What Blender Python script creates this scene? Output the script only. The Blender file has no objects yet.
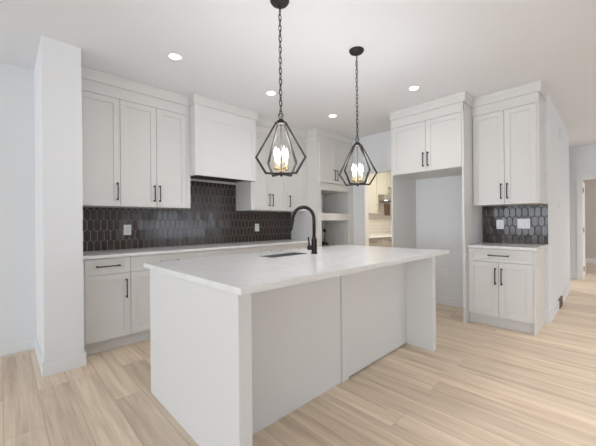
import bpy, bmesh, math, random
from mathutils import Vector, Matrix
random.seed(7)
S = bpy.context.scene
COL = S.collection
PI = math.pi

# ------------------------------------------------------------------ camera
cd = bpy.data.cameras.new('camera'); cam = bpy.data.objects.new('camera', cd); COL.objects.link(cam)
yaw, pitch, roll = math.radians(45.936), math.radians(0.004), math.radians(-0.52)
fw = Vector((math.cos(yaw)*math.cos(pitch), math.sin(yaw)*math.cos(pitch), -math.sin(pitch)))
rt = Vector((math.sin(yaw), -math.cos(yaw), 0)); up = rt.cross(fw)
R_ = rt*math.cos(roll) + up*math.sin(roll); U_ = up*math.cos(roll) - rt*math.sin(roll)
m = Matrix((R_, U_, -fw)).transposed().to_4x4(); m.translation = Vector((0, 0, 1.193))
cam.matrix_world = m
cd.sensor_width = 36; cd.lens = 306.08*36/596; cd.clip_start = .02
S.camera = cam

# ------------------------------------------------------------------ world, lights, exposure
w = bpy.data.worlds.new('sky'); S.world = w; w.use_nodes = True
bg = w.node_tree.nodes['Background']; bg.inputs[0].default_value = (.86, .93, 1, 1); bg.inputs[1].default_value = .32
S.view_settings.view_transform = 'Standard'; S.view_settings.look = 'None'
S.view_settings.gamma = 1; S.view_settings.use_curve_mapping = False
S.view_settings.exposure = 0.25

def area(name, loc, rot, sx, sy, e, col=(1, 1, 1)):
    l = bpy.data.lights.new(name, 'AREA'); l.shape = 'RECTANGLE'; l.size = sx; l.size_y = sy; l.energy = e; l.color = col
    o = bpy.data.objects.new(name, l); COL.objects.link(o); o.location = loc; o.rotation_euler = rot
    return o
# added, unseen fill for daylight: behind the camera (along +X), front and hall (along +Y)
area('added_rear_fill', (-8.2, -.8, 1.2), (0, -PI/2-math.radians(40), 0), 2.2, 9.4, 330, (.83, .91, 1))
area('added_front_fill', (-3.8, -7.4, 1.2), (PI/2+math.radians(50), 0, 0), 7.0, 2.0, 80, (.82, .90, 1))
area('added_hall_fill', (6.4, -7.4, 1.2), (PI/2+math.radians(32), 0, 0), 3.6, 2.0, 75, (.80, .89, 1))  # added to brighten the hall; the wall behind it is solid

# ------------------------------------------------------------------ materials
def mat(name, col, rough=.5, metal=0, emit=None, es=0, bump=0, bscale=60, spec=.5):
    k = bpy.data.materials.new(name); k.use_nodes = True; nt = k.node_tree; b = nt.nodes['Principled BSDF']
    b.inputs['Base Color'].default_value = (*col, 1); b.inputs['Roughness'].default_value = rough
    b.inputs['Metallic'].default_value = metal; b.inputs['Specular IOR Level'].default_value = spec
    if emit: b.inputs['Emission Color'].default_value = (*emit, 1); b.inputs['Emission Strength'].default_value = es
    n = nt.nodes.new('ShaderNodeTexNoise'); n.inputs['Scale'].default_value = bscale; n.inputs['Detail'].default_value = 3
    tc = nt.nodes.new('ShaderNodeNewGeometry'); nt.links.new(tc.outputs['Position'], n.inputs['Vector'])
    if bump:
        bp = nt.nodes.new('ShaderNodeBump'); bp.inputs['Strength'].default_value = bump; bp.inputs['Distance'].default_value = .002
        nt.links.new(n.outputs['Fac'], bp.inputs['Height']); nt.links.new(bp.outputs['Normal'], b.inputs['Normal'])
    else:
        mr = nt.nodes.new('ShaderNodeMapRange'); mr.inputs[3].default_value = max(0, rough-.03); mr.inputs[4].default_value = min(1, rough+.03)
        nt.links.new(n.outputs['Fac'], mr.inputs[0]); nt.links.new(mr.outputs[0], b.inputs['Roughness'])
    return k
M = {}
M['wall'] = mat('white_wall_paint', (.83, .835, .84), .75, bump=.08, bscale=180, spec=.25)
M['ceil'] = mat('ceiling_paint', (.865, .875, .895), .85, bump=.1, bscale=120, spec=.15)
M['beige'] = mat('beige_wall_paint', (.66, .60, .54), .8, bump=.05, spec=.2)
M['trim'] = mat('white_trim_paint', (.85, .85, .85), .4)
M['cab'] = mat('warm_white_cabinet_paint', (.75, .735, .71), .42)
M['isl'] = mat('island_paint', (.79, .785, .775), .45)
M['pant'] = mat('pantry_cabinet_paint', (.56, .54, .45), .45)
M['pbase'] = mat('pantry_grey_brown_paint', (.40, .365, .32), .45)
M['blk'] = mat('dark_bronze_metal', (.025, .022, .02), .38, .7)
M['brz'] = mat('aged_bronze', (.018, .014, .011), .6, .1)
M['nickel'] = mat('brushed_nickel', (.35, .33, .30), .35, .9)
M['brass'] = mat('antique_brass', (.55, .42, .22), .4, .8)
M['plastic'] = mat('white_plastic', (.86, .86, .85), .35)
M['slot'] = mat('outlet_slots', (.12, .12, .12), .5)
M['steel'] = mat('stainless_steel', (.30, .30, .30), .4, .6)
M['hoodin'] = mat('hood_insert_metal', (.12, .11, .10), .45, .7)
M['grout'] = mat('grey_grout', (.42, .385, .35), .8)
M['grout2'] = mat('dark_grout', (.10, .095, .09), .8)
M['tile'] = mat('glazed_charcoal_tile', (.042, .028, .022), .14, spec=.5)
M['bulb'] = mat('candle_bulb', (1, 1, 1), .3, emit=(1, .93, .82), es=4)
M['lens'] = mat('downlight_lens', (1, 1, 1), .4, emit=(1, .97, .92), es=9)
M['cream'] = mat('cream_candle_sleeve', (.75, .66, .48), .5)
M['brown'] = mat('brown_vent_metal', (.17, .12, .09), .5)
M['cord'] = mat('black_rubber', (.03, .028, .027), .6)
M['copper'] = mat('reddish_wood', (.26, .15, .10), .5)

def quartz():
    k = mat('white_quartz', (.87, .865, .85), .18); nt = k.node_tree; b = nt.nodes['Principled BSDF']
    g = nt.nodes.new('ShaderNodeNewGeometry'); n = nt.nodes.new('ShaderNodeTexNoise'); n.inputs['Scale'].default_value = 2.2
    n.inputs['Detail'].default_value = 8; n.inputs['Distortion'].default_value = 1.4
    c = nt.nodes.new('ShaderNodeValToRGB'); c.color_ramp.elements[0].position = .46; c.color_ramp.elements[0].color = (.87, .865, .85, 1)
    c.color_ramp.elements[1].position = .56; c.color_ramp.elements[1].color = (.87, .865, .855, 1)
    e = c.color_ramp.elements.new(.5); e.color = (.82, .815, .80, 1)
    nt.links.new(g.outputs['Position'], n.inputs['Vector']); nt.links.new(n.outputs['Fac'], c.inputs[0]); nt.links.new(c.outputs[0], b.inputs['Base Color'])
    return k
M['quartz'] = quartz()

def floor_mat():
    k = bpy.data.materials.new('light_oak_plank_floor'); k.use_nodes = True; nt = k.node_tree; N = nt.nodes; L = nt.links
    b = N['Principled BSDF']
    g = N.new('ShaderNodeNewGeometry'); sp = N.new('ShaderNodeSeparateXYZ'); L.new(g.outputs['Position'], sp.inputs[0])
    cb = N.new('ShaderNodeCombineXYZ'); L.new(sp.outputs[1], cb.inputs[0]); L.new(sp.outputs[0], cb.inputs[1])
    br = N.new('ShaderNodeTexBrick'); L.new(cb.outputs[0], br.inputs['Vector'])
    br.inputs['Scale'].default_value = 1; br.inputs['Brick Width'].default_value = 1.45; br.inputs['Row Height'].default_value = .18
    br.inputs['Mortar Size'].default_value = .0012; br.inputs['Mortar Smooth'].default_value = .3; br.offset = .37; br.offset_frequency = 3
    br.inputs['Color1'].default_value = (0, 0, 0, 1); br.inputs['Color2'].default_value = (1, 1, 1, 1); br.inputs['Mortar'].default_value = (.5, .5, .5, 1)
    # grain, stretched along the plank and shifted per plank
    sc = N.new('ShaderNodeVectorMath'); sc.operation = 'MULTIPLY'; L.new(cb.outputs[0], sc.inputs[0]); sc.inputs[1].default_value = (.8, 14, 1)
    of = N.new('ShaderNodeVectorMath'); of.operation = 'MULTIPLY_ADD'; L.new(br.outputs['Color'], of.inputs[0]); of.inputs[1].default_value = (9, 5, 7); L.new(sc.outputs[0], of.inputs[2])
    n1 = N.new('ShaderNodeTexNoise'); n1.inputs['Scale'].default_value = 1.3; n1.inputs['Detail'].default_value = 7; n1.inputs['Roughness'].default_value = .62; n1.inputs['Distortion'].default_value = .35
    L.new(of.outputs[0], n1.inputs['Vector'])
    sc2 = N.new('ShaderNodeVectorMath'); sc2.operation = 'MULTIPLY'; L.new(of.outputs[0], sc2.inputs[0]); sc2.inputs[1].default_value = (2.5, 9, 1)
    n2 = N.new('ShaderNodeTexNoise'); n2.inputs['Scale'].default_value = 1.6; n2.inputs['Detail'].default_value = 4; L.new(sc2.outputs[0], n2.inputs['Vector'])
    cr = N.new('ShaderNodeValToRGB'); L.new(n1.outputs['Fac'], cr.inputs[0])
    e = cr.color_ramp.elements; e[0].position = .30; e[0].color = (.63, .475, .345, 1); e[1].position = .68; e[1].color = (.94, .79, .62, 1)
    x = cr.color_ramp.elements.new(.45); x.color = (.78, .625, .475, 1); x = cr.color_ramp.elements.new(.57); x.color = (.87, .715, .55, 1)
    mx = N.new('ShaderNodeMix'); mx.data_type = 'RGBA'; mx.blend_type = 'MULTIPLY'; mx.inputs[0].default_value = 1
    mr = N.new('ShaderNodeMapRange'); L.new(n2.outputs['Fac'], mr.inputs[0]); mr.inputs[1].default_value = .3; mr.inputs[2].default_value = .7; mr.inputs[3].default_value = .90; mr.inputs[4].default_value = 1.07
    L.new(cr.outputs[0], mx.inputs[6]); L.new(mr.outputs[0], mx.inputs[7])
    mp = N.new('ShaderNodeMapRange'); sb = N.new('ShaderNodeSeparateColor'); L.new(br.outputs['Color'], sb.inputs[0]); L.new(sb.outputs[0], mp.inputs[0])
    mp.inputs[3].default_value = .91; mp.inputs[4].default_value = 1.07
    m2 = N.new('ShaderNodeMix'); m2.data_type = 'RGBA'; m2.blend_type = 'MULTIPLY'; m2.inputs[0].default_value = 1
    L.new(mx.outputs[2], m2.inputs[6]); L.new(mp.outputs[0], m2.inputs[7])
    m3 = N.new('ShaderNodeMix'); m3.data_type = 'RGBA'; L.new(br.outputs['Fac'], m3.inputs[0]); L.new(m2.outputs[2], m3.inputs[6]); m3.inputs[7].default_value = (.45, .35, .27, 1)
    L.new(m3.outputs[2], b.inputs['Base Color']); b.inputs['Roughness'].default_value = .42; b.inputs['Specular IOR Level'].default_value = .4
    bm = N.new('ShaderNodeBump'); bm.inputs['Strength'].default_value = .12; bm.inputs['Distance'].default_value = .003; L.new(n2.outputs['Fac'], bm.inputs['Height']); L.new(bm.outputs[0], b.inputs['Normal'])
    return k
M['floor'] = floor_mat()

def subway():
    k = bpy.data.materials.new('cream_subway_tile'); k.use_nodes = True; nt = k.node_tree; N = nt.nodes; L = nt.links; b = N['Principled BSDF']
    g = N.new('ShaderNodeNewGeometry'); sp = N.new('ShaderNodeSeparateXYZ'); L.new(g.outputs['Position'], sp.inputs[0])
    cb = N.new('ShaderNodeCombineXYZ'); L.new(sp.outputs[0], cb.inputs[0]); L.new(sp.outputs[2], cb.inputs[1])
    br = N.new('ShaderNodeTexBrick'); L.new(cb.outputs[0], br.inputs['Vector']); br.inputs['Scale'].default_value = 1
    br.inputs['Brick Width'].default_value = .25; br.inputs['Row Height'].default_value = .08; br.inputs['Mortar Size'].default_value = .003
    br.inputs['Color1'].default_value = (.80, .74, .64, 1); br.inputs['Color2'].default_value = (.76, .70, .60, 1); br.inputs['Mortar'].default_value = (.58, .52, .44, 1)
    L.new(br.outputs['Color'], b.inputs['Base Color']); b.inputs['Roughness'].default_value = .25
    return k
M['subway'] = subway()

# ------------------------------------------------------------------ mesh helpers
def box(bm, x0, x1, y0, y1, z0, z1, bev=0):
    x0, x1 = sorted((x0, x1)); y0, y1 = sorted((y0, y1)); z0, z1 = sorted((z0, z1))
    r = bmesh.ops.create_cube(bm, size=1)
    vs = r['verts']
    for v in vs:
        v.co = Vector(((x0+x1)/2 + v.co.x*(x1-x0), (y0+y1)/2 + v.co.y*(y1-y0), (z0+z1)/2 + v.co.z*(z1-z0)))
    if bev:
        es = list({e for v in vs for e in v.link_edges})
        bmesh.ops.bevel(bm, geom=es, offset=bev, segments=2, affect='EDGES', profile=.5)

def fbox(bm, face, pl, u0, u1, z0, z1, d0, d1, bev=0):
    """box on a front: face 'Y' looks to -Y (u = x), face 'X' looks to -X (u = y); d = distance in front of the plane"""
    if face == 'Y': box(bm, u0, u1, pl-d1, pl-d0, z0, z1, bev)
    else: box(bm, pl-d1, pl-d0, u0, u1, z0, z1, bev)

def tube(bm, pts, r, seg=10, closed=False, rz=None):
    pts = [Vector(p) for p in pts]; n = len(pts); rings = []
    prev = None
    for i, p in enumerate(pts):
        a = pts[(i-1) % n] if (i > 0 or closed) else p; b = pts[(i+1) % n] if (i < n-1 or closed) else p
        t = (b-a).normalized()
        if prev is None:
            ref = Vector((0, 0, 1)) if abs(t.z) < .9 else Vector((1, 0, 0)); nx = t.cross(ref).normalized()
        else: nx = (prev - t*prev.dot(t)).normalized()
        prev = nx; ny = t.cross(nx)
        rr = r[i] if isinstance(r, (list, tuple)) else r
        rings.append([bm.verts.new(p + nx*rr*math.cos(2*PI*k/seg+(rz or 0)) + ny*rr*math.sin(2*PI*k/seg+(rz or 0))) for k in range(seg)])
    m_ = n if closed else n-1
    for i in range(m_):
        A, B = rings[i], rings[(i+1) % n]
        for k in range(seg): bm.faces.new((A[k], A[(k+1) % seg], B[(k+1) % seg], B[k]))
    if not closed:
        bm.faces.new(rings[0][::-1]); bm.faces.new(rings[-1])

def lathe(bm, c, prof, seg=24):
    """prof: (radius, z) list, axis vertical through c"""
    rings = []
    for r, z in prof:
        if r < 1e-6: rings.append([bm.verts.new((c[0], c[1], c[2]+z))])
        else: rings.append([bm.verts.new((c[0]+r*math.cos(2*PI*k/seg), c[1]+r*math.sin(2*PI*k/seg), c[2]+z)) for k in range(seg)])
    for A, B in zip(rings, rings[1:]):
        for k in range(seg):
            a, b = A[k % len(A)], A[(k+1) % len(A)]; c_, d_ = B[(k+1) % len(B)], B[k % len(B)]
            vs = [a, b, c_, d_]; u = []
            for v in vs:
                if v not in u: u.append(v)
            if len(u) > 2: bm.faces.new(u)

def root_of(o):
    while o.parent: o = o.parent
    return o
def obj(name, bm, m_, parent=None, smooth=False):
    bmesh.ops.recalc_face_normals(bm, faces=bm.faces)
    me = bpy.data.meshes.new(name); off = root_of(parent).location if parent else None
    if off is not None: bmesh.ops.translate(bm, verts=bm.verts, vec=-off)
    bm.to_mesh(me); bm.free(); me.materials.append(m_)
    o = bpy.data.objects.new(name, me); COL.objects.link(o)
    if smooth:
        for p in me.polygons: p.use_smooth = True
    if parent: o.parent = parent
    return o
def B(): return bmesh.new()
def boxes(*bs, bev=0):
    bm = B()
    for b in bs: box(bm, *b, bev=bev)
    return bm
def thing(name, label, cat, loc, group=None):
    o = bpy.data.objects.new(name, None); COL.objects.link(o); o.location = loc; o.empty_display_size = .1
    o['label'] = label; o['category'] = cat
    if group: o['group'] = group
    return o
def tag(o, label, cat, group=None):
    o['label'] = label; o['category'] = cat
    if group: o['group'] = group
    # origin at the thing's own base
    me = o.data; n = len(me.vertices)
    xs = [v.co for v in me.vertices]
    c = Vector((sum(v.x for v in xs)/n, sum(v.y for v in xs)/n, min(v.z for v in xs)))
    me.transform(Matrix.Translation(-c)); o.location = c
    return o
def struct(name, bm, m_, parent=None):
    o = obj(name, bm, m_, parent)
    if not parent: o['kind'] = 'structure'
    return o

# ------------------------------------------------------------------ dimensions
H = 2.693
XW = 4.57      # right wall face
YW = 3.9       # back wall face
YB = 3.294     # base door faces
YU = 3.51      # upper door faces
YS = .535      # hall side wall face
CB, CT = .884, .914

# ------------------------------------------------------------------ room shell
struct('floor', boxes((-8.6, 13.2, -7.8, 6.2, -.1, 0)), M['floor'])
struct('ceiling', boxes((-8.6, 13.2, -7.8, 6.2, H, H+.1)), M['ceil'])
struct('wall_back', boxes((-8.6, 8.0, YW, YW+.12, 0, H)), M['wall'])
struct('wall_left', boxes((.234, .494, 3.137, YW, 0, H)), M['wall'])              # the wall end beside the cabinets
# right wall with the pantry doorway (y 2.16 - 2.97, 2.03 high)
DY0, DY1, DH = 2.16, 3.05, 2.05
struct('wall_right', boxes((XW, XW+.12, YS, DY0, 0, H), (XW, XW+.12, DY1, YW, 0, H), (XW, XW+.12, DY0, DY1, DH, H)), M['wall'])
struct('wall_hall', boxes((XW+.12, 6.93, YS, YS+.12, 0, H)), M['wall'])
struct('wall_pantry', boxes((8.0, 8.12, .655, YW+.12, 0, H)), M['wall'])
struct('wall_corridor', boxes((6.93, 7.05, YS, 3.2, 0, H)), M['wall'])
# far wall with its doorway (y -.42 .. .40)
FX = 8.4
struct('wall_far', boxes((FX, FX+.12, .45, 2.4, 0, H), (FX, FX+.12, -7.8, -.42, 0, H), (FX, FX+.12, -.42, .45, 2.03, H)), M['wall'])
struct('wall_bedroom', boxes((11.95, 12.05, -7.8, 2.4, 0, H)), M['beige'])
struct('wall_bedroom_side', boxes((FX+.12, 11.95, 2.3, 2.4, 0, H)), M['beige'])
# front wall behind the camera, with a wide window opening
struct('wall_front', boxes((-8.6, -7.5, -7.8, -7.68, 0, H), (0, 8.4, -7.8, -7.68, 0, H), (-7.5, 0, -7.8, -7.68, 0, .35), (-7.5, 0, -7.8, -7.68, 2.45, H)), M['wall'])

# baseboards
def bb(name, *bs): struct(name, boxes(*bs, bev=.003), M['trim'])
BH = .115
bb('baseboard_left', (-8.6, .234, YW-.015, YW, 0, BH))
bb('baseboard_column', (.219, .509, 3.122, 3.137, 0, BH), (.219, .234, 3.137, YW-.015, 0, BH), (.494, .509, 3.137, 3.29, 0, BH))
bb('baseboard_right', (XW-.015, XW, 1.22, 2.11, 0, BH))
bb('baseboard_hall', (XW+.02, 5.38, YS-.015, YS, 0, BH), (5.72, 6.945, YS-.015, YS, 0, BH), (6.93, 6.945, YS, YS+.1, 0, BH))
bb('baseboard_far', (FX-.015, FX, .531, 2.3, 0, BH))
bb('baseboard_bedroom', (11.935, 11.95, -4, 2.3, 0, BH))

# pantry doorway casing and far door casing
struct('trim_1', boxes((XW-.016, XW+.0, DY1, DY1+.07, 0, DH+.07), (XW-.016, XW, DY0-.02, DY1, DH, DH+.07), (XW, XW+.12, DY1-.012, DY1, 0, DH), (XW, XW+.12, DY0, DY0+.012, 0, DH), (XW, XW+.12, DY0, DY1, DH-.012, DH)), M['trim'])
struct('trim_2', boxes((FX-.016, FX, .45, .53, 0, 2.03+.08), (FX-.016, FX, -.5, .45, 2.03, 2.11), (FX-.016, FX, -.51, -.42, 0, 2.11),
                       (FX, FX+.12, .435, .45, 0, 2.03), (FX, FX+.12, -.42, -.405, 0, 2.03), (FX, FX+.12, -.42, .45, 2.015, 2.03)), M['trim'])
# the open far door, swung into the room beyond
d1 = struct('door_1', boxes((FX+.125, FX+.90, .45, .485, .01, 2.01), bev=.002), M['trim'])
for z in (.22, 1.0, 1.80):
    h = obj('hinge', boxes((FX-.004, FX+.012, 0.417, .4345, z-.05, z+.05)), M['nickel'], d1)

# ------------------------------------------------------------------ cabinetry builders
def cabinet_group(kind, name, face):
    if name.startswith('pantry'): return kind + ' cabinets in the pantry'
    if face == 'Y': return kind + ' cabinets along the back wall'
    return None
def door(parent, name, face, pl, u0, u1, z0, z1, m_, rail=.058):
    """shaker front: four rails round a recessed panel; face at the plane pl"""
    g = .0018; u0 += g; u1 -= g; z0 += g; z1 -= g
    bm = B()
    if u1-u0 > 2.6*rail and z1-z0 > 2.4*rail*.6:
        rz = rail if z1-z0 > .25 else .036
        fbox(bm, face, pl, u0, u0+rail, z0, z1, -.02, 0, .0012)
        fbox(bm, face, pl, u1-rail, u1, z0, z1, -.02, 0, .0012)
        fbox(bm, face, pl, u0+rail, u1-rail, z0, z0+rz, -.02, 0, .0012)
        fbox(bm, face, pl, u0+rail, u1-rail, z1-rz, z1, -.02, 0, .0012)
        fbox(bm, face, pl, u0+rail-.004, u1-rail+.004, z0+rz-.004, z1-rz+.004, -.018, -.010)
    else:
        fbox(bm, face, pl, u0, u1, z0, z1, -.02, 0, .0012)
    return obj(name, bm, m_, parent)

def P(face, pl, u, z, d):
    return (u, pl-d, z) if face == 'Y' else (pl-d, u, z)
def pull(parent, face, pl, u, z, length=.18, vertical=True, m_=None):
    bm = B(); r = .0055; L2 = length/2
    a, b = ((u, z-L2), (u, z+L2)) if vertical else ((u-L2, z), (u+L2, z))
    tube(bm, [P(face, pl, *a, .032), P(face, pl, *b, .032)], r, 8)
    for t in (.06, .94):
        q = (a[0]+(b[0]-a[0])*t, a[1]+(b[1]-a[1])*t)
        tube(bm, [P(face, pl, *q, -.001), P(face, pl, *q, .032)], .005, 8)
        tube(bm, [P(face, pl, *q, -.001), P(face, pl, *q, .003)], .009, 8)
    return obj('handle', bm, m_ or M['blk'], parent)

def crown_bm(face, pl, u0, u1, ends=(0, 0), depth=.39, fz0=2.476):
    """frieze board and sloping crown board up to the ceiling; ends = return on the low/high side"""
    bm = B()
    top = H-.001; zc = 2.587; pr = .045
    fbox(bm, face, pl, u0, u1, fz0+.002, zc, -.02, .0015)
    prof = [(0, zc), (.020, zc), (.023, zc+.004), (.023, top-.03), (.032, top-.012), (.032, top), (-.02, top), (-.02, zc)]
    # mitred prism: at an end with a return the profile offset also moves along u
    A = [bm.verts.new(P(face, pl, u0-(max(d, 0) if ends[0] else 0), z, d)) for d, z in prof]
    C = [bm.verts.new(P(face, pl, u1+(max(d, 0) if ends[1] else 0), z, d)) for d, z in prof]
    n = len(prof)
    for i in range(n): bm.faces.new((A[i], A[(i+1) % n], C[(i+1) % n], C[i]))
    if not ends[0]: bm.faces.new(A)
    if not ends[1]: bm.faces.new(C[::-1])
    for e, u, A_ in ((ends[0], u0, A), (ends[1], u1, C)):
        if e:
            s = -1 if u == u0 else 1
            D = [bm.verts.new(P(face, pl, u+s*max(d, 0), z, -e)) for d, z in prof]
            for i in range(n): bm.faces.new((A_[i], A_[(i+1) % n], D[(i+1) % n], D[i]))
            bm.faces.new(D)
    return bm

def base_unit(label, face, pl, wall, u0, u1, fronts, fill=(0, 0), toe_in=.06, m_=None, panels=(0, 0), name='base_cabinet', zt=.118, pm=None):
    """fronts: list of (kind, u0, u1, z0, z1, handle) with handle = (u, z, length, vertical) or None"""
    m_ = m_ or M['cab']
    loc = ((u0+u1)/2, (pl+wall)/2, 0) if face == 'Y' else ((pl+wall)/2, (u0+u1)/2, 0)
    t = thing(name, label, 'cabinet', loc, cabinet_group('base', name, face))
    dpt = wall-pl
    bm = B(); fbox(bm, face, pl, u0+.0005, u1-.0005, zt, CB-.001, -dpt+.001, -.0205); obj('body', bm, m_, t)
    bm = B(); fbox(bm, face, pl, u0+(panels[0] or .0005), u1-(panels[1] or .0005), 0, zt-.0005, -dpt+.02, -toe_in); obj('toe_kick', bm, m_, t)
    for k, (s, e) in enumerate(((u0-.0, u0+panels[0]), (u1-panels[1], u1))):
        if panels[k]:
            bm = B(); fbox(bm, face, pl, s, e, 0, CB-.001, -dpt+.001, .0, .001); obj('end_panel', bm, m_, t)
    for kind, a, b, z0, z1, h in fronts:
        if kind == 'filler':
            bm = B(); fbox(bm, face, pl, a, b, z0, z1, -.02, 0); obj('filler_strip', bm, m_, t); continue
        d_ = door(t, kind, face, pl, a, b, z0, z1, m_)
        if h: pull(d_, face, pl, *h, m_=pm)
    return t

ZD = .728
# ---- back run, base cabinets
base_unit('warm grey base cabinet at the left end of the back run beside the wall end', 'Y', YB, YW, .5, .903, [
    ('filler', .5, .528, .118, .88, None),
    ('drawer', .528, .903, ZD, .88, (.7135, .807, .2, False)),
    ('door', .528, .903, .118, ZD, (.864, .58, .185, True))])
base_unit('base cabinet second from the wall end, partly behind the island corner', 'Y', YB, YW, .903, 1.665, [
    ('drawer', .903, 1.665, ZD, .88, (1.284, .807, .2, False)),
    ('door', .903, 1.284, .118, ZD, (1.245, .58, .185, True)),
    ('door', 1.284, 1.665, .118, ZD, (1.323, .58, .185, True))])
base_unit('base cabinet of drawers directly under the range hood cover', 'Y', YB, YW, 1.665, 2.493, [
    ('drawer', 1.665, 2.493, ZD, .88, None),
    ('drawer', 1.665, 2.493, .425, ZD, (2.079, .6, .2, False)),
    ('drawer', 1.665, 2.493, .118, .425, (2.079, .3, .2, False))])
base_unit('base cabinet under the back counter, next to the tall oven cabinet', 'Y', YB, YW, 2.493, 3.597, [
    ('drawer', 2.493, 3.02, ZD, .88, (2.76, .807, .2, False)),
    ('drawer', 3.02, 3.55, ZD, .88, (3.285, .807, .2, False)),
    ('door', 2.493, 3.02, .118, ZD, (2.98, .58, .185, True)),
    ('door', 3.02, 3.55, .118, ZD, (3.06, .58, .185, True)),
    ('filler', 3.55, 3.597, .118, .88, None)])
tag(obj('countertop', boxes((.495, 3.599, YB-.025, YW-.001, CB, CT), bev=.003), M['quartz']), 'long white quartz countertop along the dark tiled back wall', 'countertop')

# ---- uppers
def upper_unit(label, face, pl, wall, u0, u1, z0, fronts, crown=None, ends=(0, 0), sides=(0, 0), name='wall_cabinet', z1=2.476, m_=None, side_z0=None, pm=None):
    m_ = m_ or M['cab']; dpt = wall-pl
    loc = ((u0+u1)/2, (pl+wall)/2, z0) if face == 'Y' else ((pl+wall)/2, (u0+u1)/2, z0)
    t = thing(name, label, 'cabinet', loc, cabinet_group('wall', name, face))
    bm = B(); fbox(bm, face, pl, u0+.0005+sides[0], u1-.0005-sides[1], z0, H-.002 if crown else z1, -dpt+.001, -.0205); obj('body', bm, m_, t)
    for k, (s, e) in enumerate(((u0, u0+sides[0]), (u1-sides[1], u1))):
        if sides[k]:
            zz = z0 if not side_z0 or side_z0[k] is None else side_z0[k]
            bm = B(); fbox(bm, face, pl, s, e, zz, H-.002 if crown else z1, -dpt+.001, 0, .001); obj('side_panel', bm, m_, t)
    for kind, a, b, c0, c1, h in fronts:
        if kind == 'filler':
            bm = B(); fbox(bm, face, pl, a, b, c0, c1, -.02, 0); obj('filler_strip', bm, m_, t); continue
        d_ = door(t, kind, face, pl, a, b, c0, c1, m_)
        if h: pull(d_, face, pl, *h, m_=pm)
    if crown: obj('crown_moulding', crown_bm(face, pl, u0, u1, ends, dpt), m_, t)
    return t
ZU = 1.38; HZ = 1.53
upper_unit('warm white single door wall cabinet nearest the white wall end', 'Y', YU, YW, .5, .876, ZU,
    [('door', .5, .876, ZU, 2.476, (.846, HZ, .18, True))], True)
upper_unit('warm white two door wall cabinet just left of the range hood cover', 'Y', YU, YW, .8765, 1.6185, ZU,
    [('door', .8765, 1.233, ZU, 2.476, (1.205, HZ, .18, True)), ('door', 1.233, 1.571, ZU, 2.476, (1.262, HZ, .18, True)),
     ('filler', 1.571, 1.6, ZU, 2.476, None)], True, sides=(0, .018))
upper_unit('two door wall cabinet just right of the range hood cover', 'Y', YU, YW, 2.49, 3.17, ZU,
    [('door', 2.508, 2.838, ZU, 2.476, (2.807, HZ, .18, True)), ('door', 2.838, 3.17, ZU, 2.476, (2.868, HZ, .18, True))], True, sides=(.018, 0))
upper_unit('narrow one door wall cabinet beside the tall oven cabinet', 'Y', YU, YW, 3.1705, 3.599, ZU,
    [('door', 3.1705, 3.515, ZU, 2.476, (3.212, HZ, .18, True)), ('filler', 3.515, 3.599, ZU, 2.476, None)], True)

# ---- range hood cover
YH = 3.373; hx0, hx1, hz = 1.62, 2.488, 1.765
t = thing('range_hood_cover', 'boxy white range hood cover with a panelled front above the dark tiles', 'range hood', (2.05, 3.65, hz))
bm = B()
box(bm, hx0, hx0+.02, YH+.02, YW-.001, hz, H-.002); box(bm, hx1-.02, hx1, YH+.02, YW-.001, hz, H-.002)
box(bm, hx0+.02, hx1-.02, YH+.02, YW-.001, hz+.10, hz+.12); obj('body', bm, M['isl'], t)
bm = B(); r = .075
fbox(bm, 'Y', YH, hx0, hx0+r, hz, 2.587, -.02, 0, .0012); fbox(bm, 'Y', YH, hx1-r, hx1, hz, 2.587, -.02, 0, .0012)
fbox(bm, 'Y', YH, hx0+r, hx1-r, hz, hz+r, -.02, 0, .0012); fbox(bm, 'Y', YH, hx0+r, hx1-r, 2.476-.04, 2.587, -.02, 0, .0012)
fbox(bm, 'Y', YH, hx0+r-.004, hx1-r+.004, hz+r-.004, 2.44, -.018, -.008); obj('front_panel', bm, M['isl'], t)
obj('crown_moulding', crown_bm('Y', YH, hx0, hx1, (.13, .13), .5, 2.584), M['cab'], t)
obj('liner_rim', boxes((hx0+.02, hx1-.02, YW-.03, YW-.012, hz, hz+.02)), M['isl'], t)
obj('liner_rim', boxes((hx0+.02, hx1-.02, YH+.02, YH+.05, hz+.002, hz+.02)), M['isl'], t)
bm = B(); box(bm, hx0+.02, hx1-.02, YH+.05, YW-.03, hz+.03, hz+.05)
for k in range(14):
    x = hx0+.09+k*.05; box(bm, x, x+.022, YH+.12, YW-.10, hz+.022, hz+.03)
obj('filter_insert', bm, M['hoodin'], t)

# ---- tall oven cabinet
YT = 3.275; tx0, tx1 = 3.60, 4.568
t = thing('oven_cabinet', 'tall warm white cabinet with two empty appliance openings, left of the pantry doorway', 'cabinet', (4.08, 3.58, 0))
bm = B()
box(bm, tx0, tx0+.02, YT+.02, YW-.001, 0, H-.002); box(bm, tx1-.12, tx1, YT+.02, YW-.001, 0, H-.002)
box(bm, tx0+.02, tx1-.12, YW-.03, YW-.001, 0, H-.002)                       # back
for z0, z1 in ((.118, .78), (1.235, 1.345), (1.73, H-.002)): box(bm, tx0+.02, tx1-.12, YT+.021, YW-.03, z0, z1)
obj('body', bm, M['cab'], t)
bm = B()
fbox(bm, 'Y', YT, tx0, 3.70, .118, 2.476, -.02, 0); fbox(bm, 'Y', YT, 4.41, tx1, .118, 2.587, -.02, 0)
for z0, z1 in ((.76, .80), (1.231, 1.349), (1.727, 1.842)): fbox(bm, 'Y', YT, 3.70, 4.41, z0, z1, -.02, 0)
obj('face_frame', bm, M['cab'], t)
bm = B(); box(bm, tx0, tx1, YT+.06, YT+.08, 0, .117); obj('toe_kick', bm, M['cab'], t)
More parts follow.
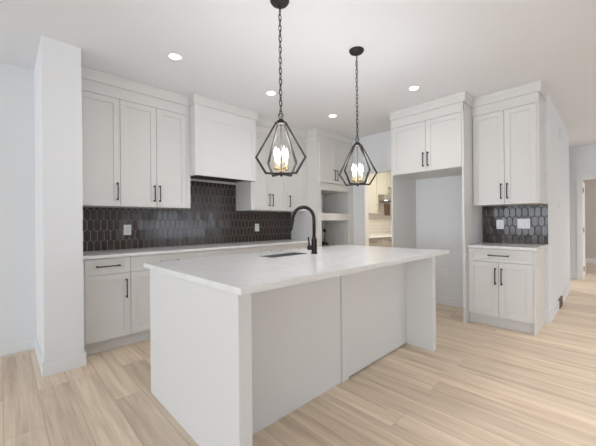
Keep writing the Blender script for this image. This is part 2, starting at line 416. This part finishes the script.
for a, b, hu in ((3.64, 4.035, 4.002), (4.035, 4.43, 4.067)):
    d_ = door(t, 'door', 'Y', YT-.0005-.02, a, b, 1.845, 2.474, M['cab']); pull(d_, 'Y', YT-.0205, hu, 1.985, .18)
d_ = door(t, 'drawer', 'Y', YT-.0205, 3.64, 4.43, .44, .758, M['cab']); pull(d_, 'Y', YT-.0205, 4.035, .62, .2, False)
d_ = door(t, 'drawer', 'Y', YT-.0205, 3.64, 4.43, .12, .438, M['cab']); pull(d_, 'Y', YT-.0205, 4.035, .30, .2, False)
obj('crown_moulding', crown_bm('Y', YT, tx0, 4.46, (.19, 0)), M['cab'], t)
# things inside the openings
def outlet(name, label, cat, face, pl, u, z, gangs=1, kind='outlet', wall_m=None, w_=.08, h_=.118, group=None):
    loc = P(face, pl, u, z-h_/2, 0)
    t = thing(name, label, cat, loc, 'white wall outlets' if cat == 'outlet' else 'white switches')
    W = w_ + (gangs-1)*.046
    bm = B(); fbox(bm, face, pl, u-W/2, u+W/2, z-h_/2, z+h_/2, .0, .006, .002); obj('cover_plate', bm, M['plastic'], t)
    for g in range(gangs):
        uc = u + (g-(gangs-1)/2)*.046
        if kind == 'outlet':
            for s in (-1, 1):
                bm = B(); fbox(bm, face, pl, uc-.016, uc+.016, z+s*.024-.014, z+s*.024+.014, .005, .008, .001); r_ = obj('receptacle', bm, M['plastic'], t)
                bm = B()
                for q in (-.006, .006): fbox(bm, face, pl, uc+q-.0012, uc+q+.0012, z+s*.024-.004, z+s*.024+.006, .0075, .0084)
                obj('slots', bm, M['slot'], r_)
        else:
            bm = B(); fbox(bm, face, pl, uc-.017, uc+.017, z-.033, z+.033, .005, .010, .001); obj('rocker', bm, M['plastic'], t)
    return t
outlet('wall_outlet', 'white power outlet inside the upper opening of the tall oven cabinet', 'outlet', 'Y', YW-.031, 4.402, 1.545)
bm = B(); lathe(bm, (4.405, YW-.068, 1.05), [(0, -.03), (.030, -.028), (.025, .0), (.010, .032), (0, .034)], 12)
tube(bm, [(4.405, YW-.068, 1.02), (4.415, YW-.075, .97), (4.40, YW-.075, .90), (4.41, YW-.075, .835)], .006, 8)
tag(obj('power_cord', bm, M['cord'], smooth=True), 'black plug with its cord in the lower opening of the tall oven cabinet', 'cord')
t = thing('connector_box', 'small black connector box at the bottom of the lower oven cabinet opening', 'box', (4.34, 3.79, .781))
obj('box_body', boxes((4.28, 4.40, 3.74, 3.84, .781, .82), bev=.006), M['cord'], t)
bm = B(); lathe(bm, (4.31, 3.79, .819), [(0, 0), (.024, .0), (.024, .014), (.008, .03), (0, .03)], 12); obj('cap', bm, M['cord'], t)

# ---- picket tile backsplashes
def picket(bm, face, pl, u0, u1, z0, z1, zref, uref, wd=.0625, row=.112, pt=.028, gap=.0045, rise=.004):
    tb = B(); k0 = int((u0-uref)/wd)-2; k1 = int((u1-uref)/wd)+2
    r0 = int((z0-zref)/row)-2; r1 = int((z1-zref)/row)+2
    rng = random.Random(5)
    for r in range(r0, r1+1):
        for k in range(k0, k1+1):
            uc = uref + (k + (.5 if r % 2 else 0))*wd; zc = zref + r*row
            hw = wd/2-gap/2; hl = (row+pt)/2-gap*.55; hs = (row-pt)/2-gap*.12
            def ring(f, d, tu=0, tz=0):
                pts = [(0, hl), (hw, hs), (hw, -hs), (0, -hl), (-hw, -hs), (-hw, hs)]
                return [tb.verts.new(P(face, pl, uc+a*f[0], zc+b*f[1], d + tu*a + tz*b)) for a, b in pts]
            tu, tz = rng.uniform(-.03, .03), rng.uniform(-.012, .012)
            A = ring((1, 1), .0005); Bv = ring((1, 1), rise-.0012); C = ring(((hw-.0035)/hw, (hl-.0035)/hl), rise, tu, tz)
            for a, b in ((A, Bv), (Bv, C)):
                for i in range(6): tb.faces.new((a[i], a[(i+1) % 6], b[(i+1) % 6], b[i]))
            tb.faces.new(C)
    ax = 0 if face == 'Y' else 1
    for co, no in (((u0, 'u'), -1), ((u1, 'u'), 1), ((z0, 'z'), -1), ((z1, 'z'), 1)):
        p = [0, 0, 0]; n = [0, 0, 0]; i = ax if co[1] == 'u' else 2
        p[i] = co[0]; n[i] = no
        bmesh.ops.bisect_plane(tb, geom=tb.verts[:]+tb.edges[:]+tb.faces[:], plane_co=p, plane_no=n, clear_outer=True)
    me = bpy.data.meshes.new('tmp'); tb.to_mesh(me); tb.free(); bm.from_mesh(me); bpy.data.meshes.remove(me)
def splash(label, face, pl, rects, gm, name='tiled_backsplash'):
    u0, u1, z0, z1 = rects[0]
    loc = P(face, pl, (u0+u1)/2, z0, 0)
    t = thing(name, label, 'backsplash', loc)
    bm = B(); tb = B()
    for (a, b, c, d) in rects:
        fbox(bm, face, pl, a, b, c, d, .0, .0045); picket(tb, face, pl-.004, a, b, c, d, 1.075, u0+.03)
    obj('grout_bed', bm, gm, t); obj('tiles', tb, M['tile'], t)
splash('dark brown glossy picket tile backsplash on the long back wall, rising under the hood', 'Y', YW-.001, [(.495, 3.598, CT+.0005, ZU-.001), (1.62, 2.489, ZU-.001, hz-.001)], M['grout'])
splash('small backsplash of reflective grey picket tiles above the right hand counter', 'X', XW-.001, [(YS+.001, 1.210, CT+.0005, ZU+.006)], M['grout2'])
outlet('wall_outlet', 'white outlet on the dark back tiles near the white wall end', 'outlet', 'Y', YW-.0095, 1.036, 1.132)
outlet('wall_outlet', 'white outlet on the dark back tiles right of the hood, behind the faucet', 'outlet', 'Y', YW-.0095, 2.87, 1.128)
outlet('wall_outlet', 'single white outlet on the small right backsplash, the left of its two plates', 'outlet', 'X', XW-.0095, 1.01, 1.151)
outlet('light_switch', 'double white switch plate on the small right backsplash', 'switch', 'X', XW-.0095, .766, 1.16, 2, 'switch')
outlet('wall_outlet', 'white outlet low on the wall of the empty fridge alcove', 'outlet', 'X', XW-.0005, 1.70, .455)

# ---- fridge surround
XF = 3.865; fy0, fy1 = 1.2115, 2.137; fz = 1.836
t = thing('fridge_surround', 'tall white cabinet surround with two doors over the empty fridge alcove', 'cabinet', ((XF+XW)/2, 1.66, 0))
for a, b in ((fy0, fy0+.022), (fy1-.022, fy1)):
    obj('side_panel', boxes((XF, XW-.001, a, b, 0, H-.002 if a < 1.5 else H-.002), bev=.001), M['cab'], t)
obj('body', boxes((XF+.0205, XW-.001, fy0+.0225, fy1-.0225, fz, H-.002)), M['cab'], t)
for a, b, hu in ((fy0+.023, 1.656, 1.627), (1.656, fy1-.023, 1.685)):
    d_ = door(t, 'door', 'X', XF, a, b, fz, 2.476, M['cab']); pull(d_, 'X', XF, hu, 1.985, .18)
obj('crown_moulding', crown_bm('X', XF, fy0, fy1, (.26, 0)), M['cab'], t)

# ---- right hand hutch: base, counter, uppers
XR = 3.969
base_unit('white base cabinet with one drawer and two doors, right of the fridge alcove', 'X', XR, XW, .571, 1.210, [
    ('drawer', .589, 1.210, ZD+.005, .88, (.897, .809, .2, False)),
    ('door', .589, .899, .118, ZD+.005, (.869, .578, .185, True)),
    ('door', .899, 1.210, .118, ZD+.005, (.929, .578, .185, True))], panels=(.018, 0), toe_in=.05)
tag(obj('countertop', boxes((XR-.02, XW-.001, .555, 1.2105, CB, CT), bev=.003), M['quartz']), 'short white quartz countertop on the right hand base cabinet', 'countertop')
XU = 4.17
upper_unit('white two door wall cabinet above the small grey tiled backsplash', 'X', XU, XW, .559, 1.210, ZU+.007,
    [('door', .577, .879, ZU+.007, 2.476, (.851, 1.54, .18, True)), ('door', .879, 1.206, ZU+.007, 2.476, (.911, 1.54, .18, True))],
    True, ends=(.35, 0), sides=(.018, 0))

# ------------------------------------------------------------------ island
ix0, ix1, iy0, iy1 = .736, 3.118, 1.115, 2.377
t = thing('kitchen_island', 'large white kitchen island with open knee space under its overhanging top', 'island', (1.93, 1.75, 0))
obj('end_panel', boxes((.754, .826, 1.167, 2.30, 0, CB-.0005), bev=.002), M['isl'], t)
obj('end_panel', boxes((2.845, 2.915, 1.167, 2.30, 0, CB-.0005), bev=.002), M['isl'], t)
YR = 1.424
obj('back_panel', boxes((.8265, 1.812, YR, YR+.02, 0, CB-.0005), bev=.001), M['isl'], t)
obj('back_panel', boxes((1.90, 2.8445, YR-.004, YR+.02, .012, CB-.0005), bev=.001), M['isl'], t)
obj('batten', boxes((1.816, 1.899, YR-.010, YR+.02, 0, CB-.0005), bev=.001), M['isl'], t)
bm = B()
sx0, sx1, sy0, sy1 = 1.57, 2.02, 1.93, 2.13
for b in ((.8265, sx0-.03, YR+.021, 2.28, .10, CB-.0005), (sx1+.03, 2.8445, YR+.021, 2.28, .10, CB-.0005), (sx0-.03, sx1+.03, YR+.021, 2.28, .10, .64),
          (.8265, 2.8445, YR+.03, 2.22, 0, .10)): box(bm, *b)
obj('body', bm, M['isl'], t)
for k in range(4):
    a = .83+k*.504; d_ = obj('door', boxes((a, a+.50, 2.2805, 2.30, .105, .87), bev=.0012), M['isl'], t)
    hb = B(); hx = a+.03 if k % 2 else a+.47
    tube(hb, [(hx, 2.332, .60), (hx, 2.332, .78)], .0055, 8)
    for z in (.61, .77): tube(hb, [(hx, 2.299, z), (hx, 2.332, z)], .005, 8)
    obj('handle', hb, M['blk'], d_)
obj('island_top', boxes((ix0, sx0, iy0, iy1, CB, CT), (sx1, ix1, iy0, iy1, CB, CT), (sx0, sx1, iy0, sy0, CB, CT), (sx0, sx1, sy1, iy1, CB, CT)), M['quartz'], t)
t = thing('sink', 'undermount stainless steel sink set into the island top', 'sink', ((sx0+sx1)/2, (sy0+sy1)/2, .66))
e = .004; q = .006
g_ = .0008; zr = CT-.002
bm = boxes((sx0+g_, sx0+e, sy0+g_, sy1-g_, .68, zr), (sx1-e, sx1-g_, sy0+g_, sy1-g_, .68, zr), (sx0+e, sx1-e, sy0+g_, sy0+e, .68, zr),
           (sx0+e, sx1-e, sy1-e, sy1-g_, .68, zr), (sx0+g_, sx1-g_, sy0+g_, sy1-g_, .672, .68))
obj('bowl', bm, M['steel'], t)
bm = B(); lathe(bm, ((sx0+sx1)/2, (sy0+sy1)/2, .68), [(0, .002), (.035, .002), (.042, .004), (.045, 0)], 20); obj('drain', bm, M['steel'], t)

# faucet
fx, fy = 2.025, 1.885
t = thing('faucet', 'matte black pull-down gooseneck faucet beside the island sink', 'faucet', (fx, fy, CT))
bm = B(); lathe(bm, (fx, fy, CT), [(0, 0), (.029, 0), (.029, .008), (.0245, .014), (.0245, .13), (.0175, .138), (.0175, .15), (0, .15)], 20); obj('base', bm, M['blk'], t, True)
dx, dy = -.7071, .7071
bm = B(); pts = [(fx, fy, CT+.12), (fx, fy, CT+.30)]; Rr = .095
for k in range(1, 15):
    a = PI*k/14*.97; s = Rr-Rr*math.cos(a); pts.append((fx+dx*s, fy+dy*s, CT+.315+Rr*1.12*math.sin(a)))
tube(bm, pts, .0155, 12); obj('gooseneck', bm, M['blk'], t, True)
L_ = Vector(pts[-1]); bm = B(); dn = Vector((dx*.022, dy*.022, -.115))
tube(bm, [L_+Vector((0, 0, .005)), L_+dn*.1, L_+dn*.75, L_+dn*1.0], [.0145, .0155, .0155, .012], 12); obj('spray_head', bm, M['blk'], t, True)
bm = B(); tube(bm, [(fx, fy, CT+.055), (fx-.062*.7, fy+.062*.7, CT+.055)], .021, 12)
hb = (fx-.045*.7, fy+.045*.7, CT+.062); tube(bm, [(hb[0], hb[1], hb[2]), (hb[0]-.004, hb[1]+.004, hb[2]+.09)], [.009, .007], 10)
obj('lever', bm, M['blk'], t, True)

# ------------------------------------------------------------------ pendants
def pendant(label, px, py, rot):
    t = thing('pendant_light', label, 'pendant light', (px, py, 1.52), 'pendants over the island')
    bm = B(); lathe(bm, (px, py, H), [(.064, -.0005), (.064, -.008), (.056, -.02), (.035, -.03), (.012, -.034), (0, -.034)], 28); cn = obj('canopy', bm, M['brz'], t, True)
    bm = B(); tube(bm, [(px+.012*math.cos(a), py, 2.648+.014*math.sin(a)) for a in [k*PI/6 for k in range(12)]], .0025, 6, True)
    obj('canopy_loop', bm, M['brz'], cn)
    # chain
    bm = B(); z = 2.632; i = 0; pitch_ = .036
    while z > 1.945:
        a0 = i*PI/2 + .5 + rot; ca, sa = math.cos(a0), math.sin(a0); ll, ww = .0150, .0095
        pts = []
        for k in range(10):
            a = 2*PI*k/10; u_ = ww*math.cos(a); v_ = ll*math.sin(a)+(.007 if math.sin(a) > 0 else -.007)
            pts.append((px+u_*ca, py+u_*sa, z-.0225+v_+.004))
        tube(bm, pts, .0027, 5, True); z -= pitch_; i += 1
    tube(bm, [(px+.004*math.sin(k*1.3), py+.004*math.cos(k*1.3), 1.926+k*.0357) for k in range(21)], .0013, 5)
    obj('chain', bm, M['brz'], t)
    bm = B(); tube(bm, [(px+.016*math.cos(a)*math.cos(.8), py-.016*math.cos(a)*math.sin(.8), 1.914+.018*math.sin(a)) for a in [k*PI/8 for k in range(16)]], .0028, 6, True)
    obj('ring', bm, M['brz'], t)
    bm = B(); lathe(bm, (px, py, 1.858), [(0, 0), (.036, 0), (.036, .006), (.022, .026), (.009, .038), (0, .04)], 16); obj('cap', bm, M['brz'], t, True)
    zt, zm, zb = 1.868, 1.626, 1.525; rt_, rm, rb = .033, .170, .106
    c = []
    for k in range(1, 5):
        a = rot+k*2*PI/5; ca, sa = math.cos(a), math.sin(a)
        q = [(px+rt_*ca, py+rt_*sa, zt), (px+rm*ca, py+rm*sa, zm), (px+rb*ca, py+rb*sa, zb), (px, py, zb)]; c.append(q)
        bm = B()
        for j in range(3): tube(bm, [q[j], q[j+1]], .0085, 4, rz=PI/4)
        for j in (1, 2): bmesh.ops.create_icosphere(bm, subdivisions=1, radius=.0086, matrix=Matrix.Translation(q[j]))
        obj('frame_rib', bm, M['brz'], t)
    bm = B(); lathe(bm, (px, py, zb-.02), [(0, 0), (.008, .004), (.009, .010), (.005, .014), (.026, .018), (.026, .026), (0, .03)], 14)
    tube(bm, [(px, py, 1.87), (px, py, 1.53)], .0022, 6)
    obj('centre_rod', bm, M['brz'], t)
    for k in range(4):
        a = rot+.5+k*PI/2; x, y = px+.041*math.cos(a), py+.041*math.sin(a)
        bm = B(); tube(bm, [(px, py, 1.545), (px+.02*math.cos(a), py+.02*math.sin(a), 1.54), (x, y, 1.55)], .003, 6)
        lathe(bm, (x, y, 1.55), [(0, 0), (.009, 0), (.018, .010), (.015, .012), (.0, .012)], 12); sl = obj('candle_cup', bm, M['brass'], t, True)
        bm = B(); lathe(bm, (x, y, 1.560), [(0, 0), (.0095, 0), (.0095, .07), (.0, .07)], 12); sv = obj('candle_sleeve', bm, M['cream'], t, True)
        bm = B(); lathe(bm, (x, y, 1.630), [(0, 0), (.006, 0), (.0135, .018), (.014, .03), (.009, .05), (.0035, .066), (0, .074)], 12); obj('bulb', bm, M['bulb'], sv, True)
    l = bpy.data.lights.new('pendant_glow', 'POINT'); l.energy = 12; l.color = (.94, .96, 1); l.shadow_soft_size = .12
    lo = bpy.data.objects.new('pendant_glow', l); COL.objects.link(lo); lo.parent = t; lo.location = (0, 0, .20)
    return t
pendant('bronze diamond-frame pendant with candle bulbs, the one nearer the range hood', 1.355, 1.557, math.radians(226))
pendant('bronze diamond-frame pendant with candle bulbs, nearer the pantry doorway', 2.232, 1.553, math.radians(33))

# ------------------------------------------------------------------ downlights
def downlight(label, x, y, e=9, cone=2.3):
    t = thing('recessed_downlight', label, 'ceiling light', (x, y, H-.004), 'recessed ceiling lights')
    bm = B(); lathe(bm, (x, y, H), [(.047, -.001), (.047, -.004), (.062, -.003), (.066, -.0005)], 28); obj('trim_ring', bm, M['plastic'], t, True)
    bm = B(); lathe(bm, (x, y, H), [(0, -.003), (.0475, -.003), (.0475, -.001), (0, -.001)], 28); obj('lens', bm, M['lens'], t)
    l = bpy.data.lights.new('downlight_beam', 'SPOT'); l.energy = e; l.spot_size = cone; l.spot_blend = .9; l.shadow_soft_size = .05; l.color = (1, .98, .95)
    lo = bpy.data.objects.new('downlight_beam', l); COL.objects.link(lo); lo.parent = t; lo.location = (0, 0, -.01)
downlight('round recessed ceiling light above the left wall cabinets', 1.124, 2.725)
downlight('round recessed ceiling light in front of the range hood cover', 2.24, 2.74)
downlight('round recessed ceiling light in front of the tall oven cabinet', 3.346, 2.74)
downlight('round recessed ceiling light in front of the fridge surround', 3.328, 1.551)

downlight('added unseen recessed ceiling light near the hall, right of the hutch', 6.3, -.75, 20)  # extra lamp out of view, brightens the hall side
downlight('added unseen recessed ceiling light in front of the far hall doorway', 7.7, -1.1, 80)  # extra lamp out of view, lifts the far wall
downlight('added unseen recessed ceiling light over the corridor behind the hall wall', 7.75, 1.5, 90)  # added out of view to brighten the corridor and far wall
downlight('added unseen recessed ceiling light of the living side, nearest the camera', 1.12, -.6, 30, 1.6)  # this row of lamps is added out of view to brighten the floor
downlight('added unseen recessed ceiling light of the living side, second from the camera', 2.24, -.6, 52, 1.6)
downlight('added unseen recessed ceiling light of the living side, third from the camera', 3.34, -.6, 52, 1.6)
downlight('added unseen recessed ceiling light of the living side, fourth from the camera', 4.5, -.6, 46, 1.6)
# ------------------------------------------------------------------ pantry beyond the doorway
PF = 3.55
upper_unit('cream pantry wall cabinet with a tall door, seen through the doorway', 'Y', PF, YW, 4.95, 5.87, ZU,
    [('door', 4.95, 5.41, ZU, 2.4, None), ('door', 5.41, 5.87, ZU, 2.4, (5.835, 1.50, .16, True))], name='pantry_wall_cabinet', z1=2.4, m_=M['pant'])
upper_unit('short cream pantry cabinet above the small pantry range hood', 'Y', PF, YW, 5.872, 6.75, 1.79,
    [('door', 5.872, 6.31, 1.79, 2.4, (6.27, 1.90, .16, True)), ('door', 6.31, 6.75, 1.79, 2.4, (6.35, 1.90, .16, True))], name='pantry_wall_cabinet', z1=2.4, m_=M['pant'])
t = thing('pantry_range_hood', 'slim metal range hood with a small lamp, glimpsed through the pantry doorway', 'range hood', (6.3, 3.7, 1.655))
obj('hood_shell', boxes((5.875, 6.745, 3.42, YW-.001, 1.67, 1.788), bev=.004), M['nickel'], t)
obj('hood_lamp', boxes((5.99, 6.03, 3.43, 3.48, 1.660, 1.669)), M['bulb'], t)
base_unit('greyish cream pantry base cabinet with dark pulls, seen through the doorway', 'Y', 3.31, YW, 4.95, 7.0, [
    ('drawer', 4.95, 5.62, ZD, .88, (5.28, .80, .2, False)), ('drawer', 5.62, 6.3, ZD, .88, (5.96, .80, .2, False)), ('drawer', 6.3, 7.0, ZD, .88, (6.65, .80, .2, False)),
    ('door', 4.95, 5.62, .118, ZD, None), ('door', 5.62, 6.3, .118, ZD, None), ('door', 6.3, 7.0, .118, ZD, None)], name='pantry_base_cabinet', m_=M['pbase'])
tag(obj('pantry_countertop', boxes((4.93, 7.0, 3.285, YW-.001, CB, CT), bev=.002), M['quartz']), 'pale pantry countertop below the cream tiled wall', 'countertop')
tag(obj('tiled_backsplash', boxes((4.93, 7.0, YW-.010, YW-.0005, CT+.0005, 1.66)), M['subway']), 'cream stacked tile backsplash in the pantry', 'backsplash')
tag(obj('wood_board', boxes((6.69, 6.93, YW-.03, YW-.011, 1.36, 1.64), bev=.003), M['copper']), 'reddish brown board on the pantry tiles under the small hood', 'board')
l = bpy.data.lights.new('added_pantry_lamp', 'AREA'); l.shape = 'DISK'; l.size = .3; l.energy = 32; l.color = (1, .93, .82)  # added lamp, itself unseen, to light the enclosed pantry
t = thing('added_ceiling_light', 'added unseen round ceiling light inside the pantry, above the doorway view', 'ceiling light', (5.7, 2.4, H-.05))
bm = B(); lathe(bm, (5.7, 2.4, H), [(.16, -.001), (.16, -.03), (.14, -.034), (0, -.034)], 28); obj('housing', bm, M['plastic'], t, True)
lo = bpy.data.objects.new('added_pantry_lamp', l); COL.objects.link(lo); lo.parent = t; lo.location = (0, 0, -.01)

# ------------------------------------------------------------------ small things on the hall wall
t = thing('door_chime', 'small white square box high on the hall side wall', 'chime', (5.72, YS-.02, 2.36))
obj('chime_cover', boxes((5.65, 5.79, YS-.045, YS-.0005, 2.36, 2.48), bev=.006), M['plastic'], t)
obj('grille', boxes(*[(5.67, 5.77, YS-.047, YS-.044, 2.38+k*.018, 2.387+k*.018) for k in range(6)]), M['trim'], t)
outlet('light_switch', 'white light switch on the hall side wall near the wall corner', 'switch', 'Y', YS-.0005, 5.6, 1.42, 1, 'switch')
t = thing('floor_vent', 'small brown wall vent low in the gap of the hall baseboard', 'vent', (5.55, YS-.02, .0005))
obj('vent_frame', boxes((5.39, 5.71, YS-.02, YS-.0005, .001, .012), (5.39, 5.71, YS-.02, YS-.0005, .10, .125), (5.39, 5.41, YS-.02, YS-.0005, .012, .10), (5.69, 5.71, YS-.02, YS-.0005, .012, .10), (5.41, 5.69, YS-.006, YS-.0005, .012, .10)), M['brown'], t)
obj('slats', boxes(*[(5.41, 5.69, YS-.018, YS-.007, .02+k*.016, .027+k*.016) for k in range(5)]), M['brown'], t)
# added light, source unseen, for the room beyond and for the corridor
l = area('added_bedroom_fill', (10.2, -3.8, 1.5), (PI/2, 0, 0), 2.5, 1.8, 60, (.94, .96, 1))
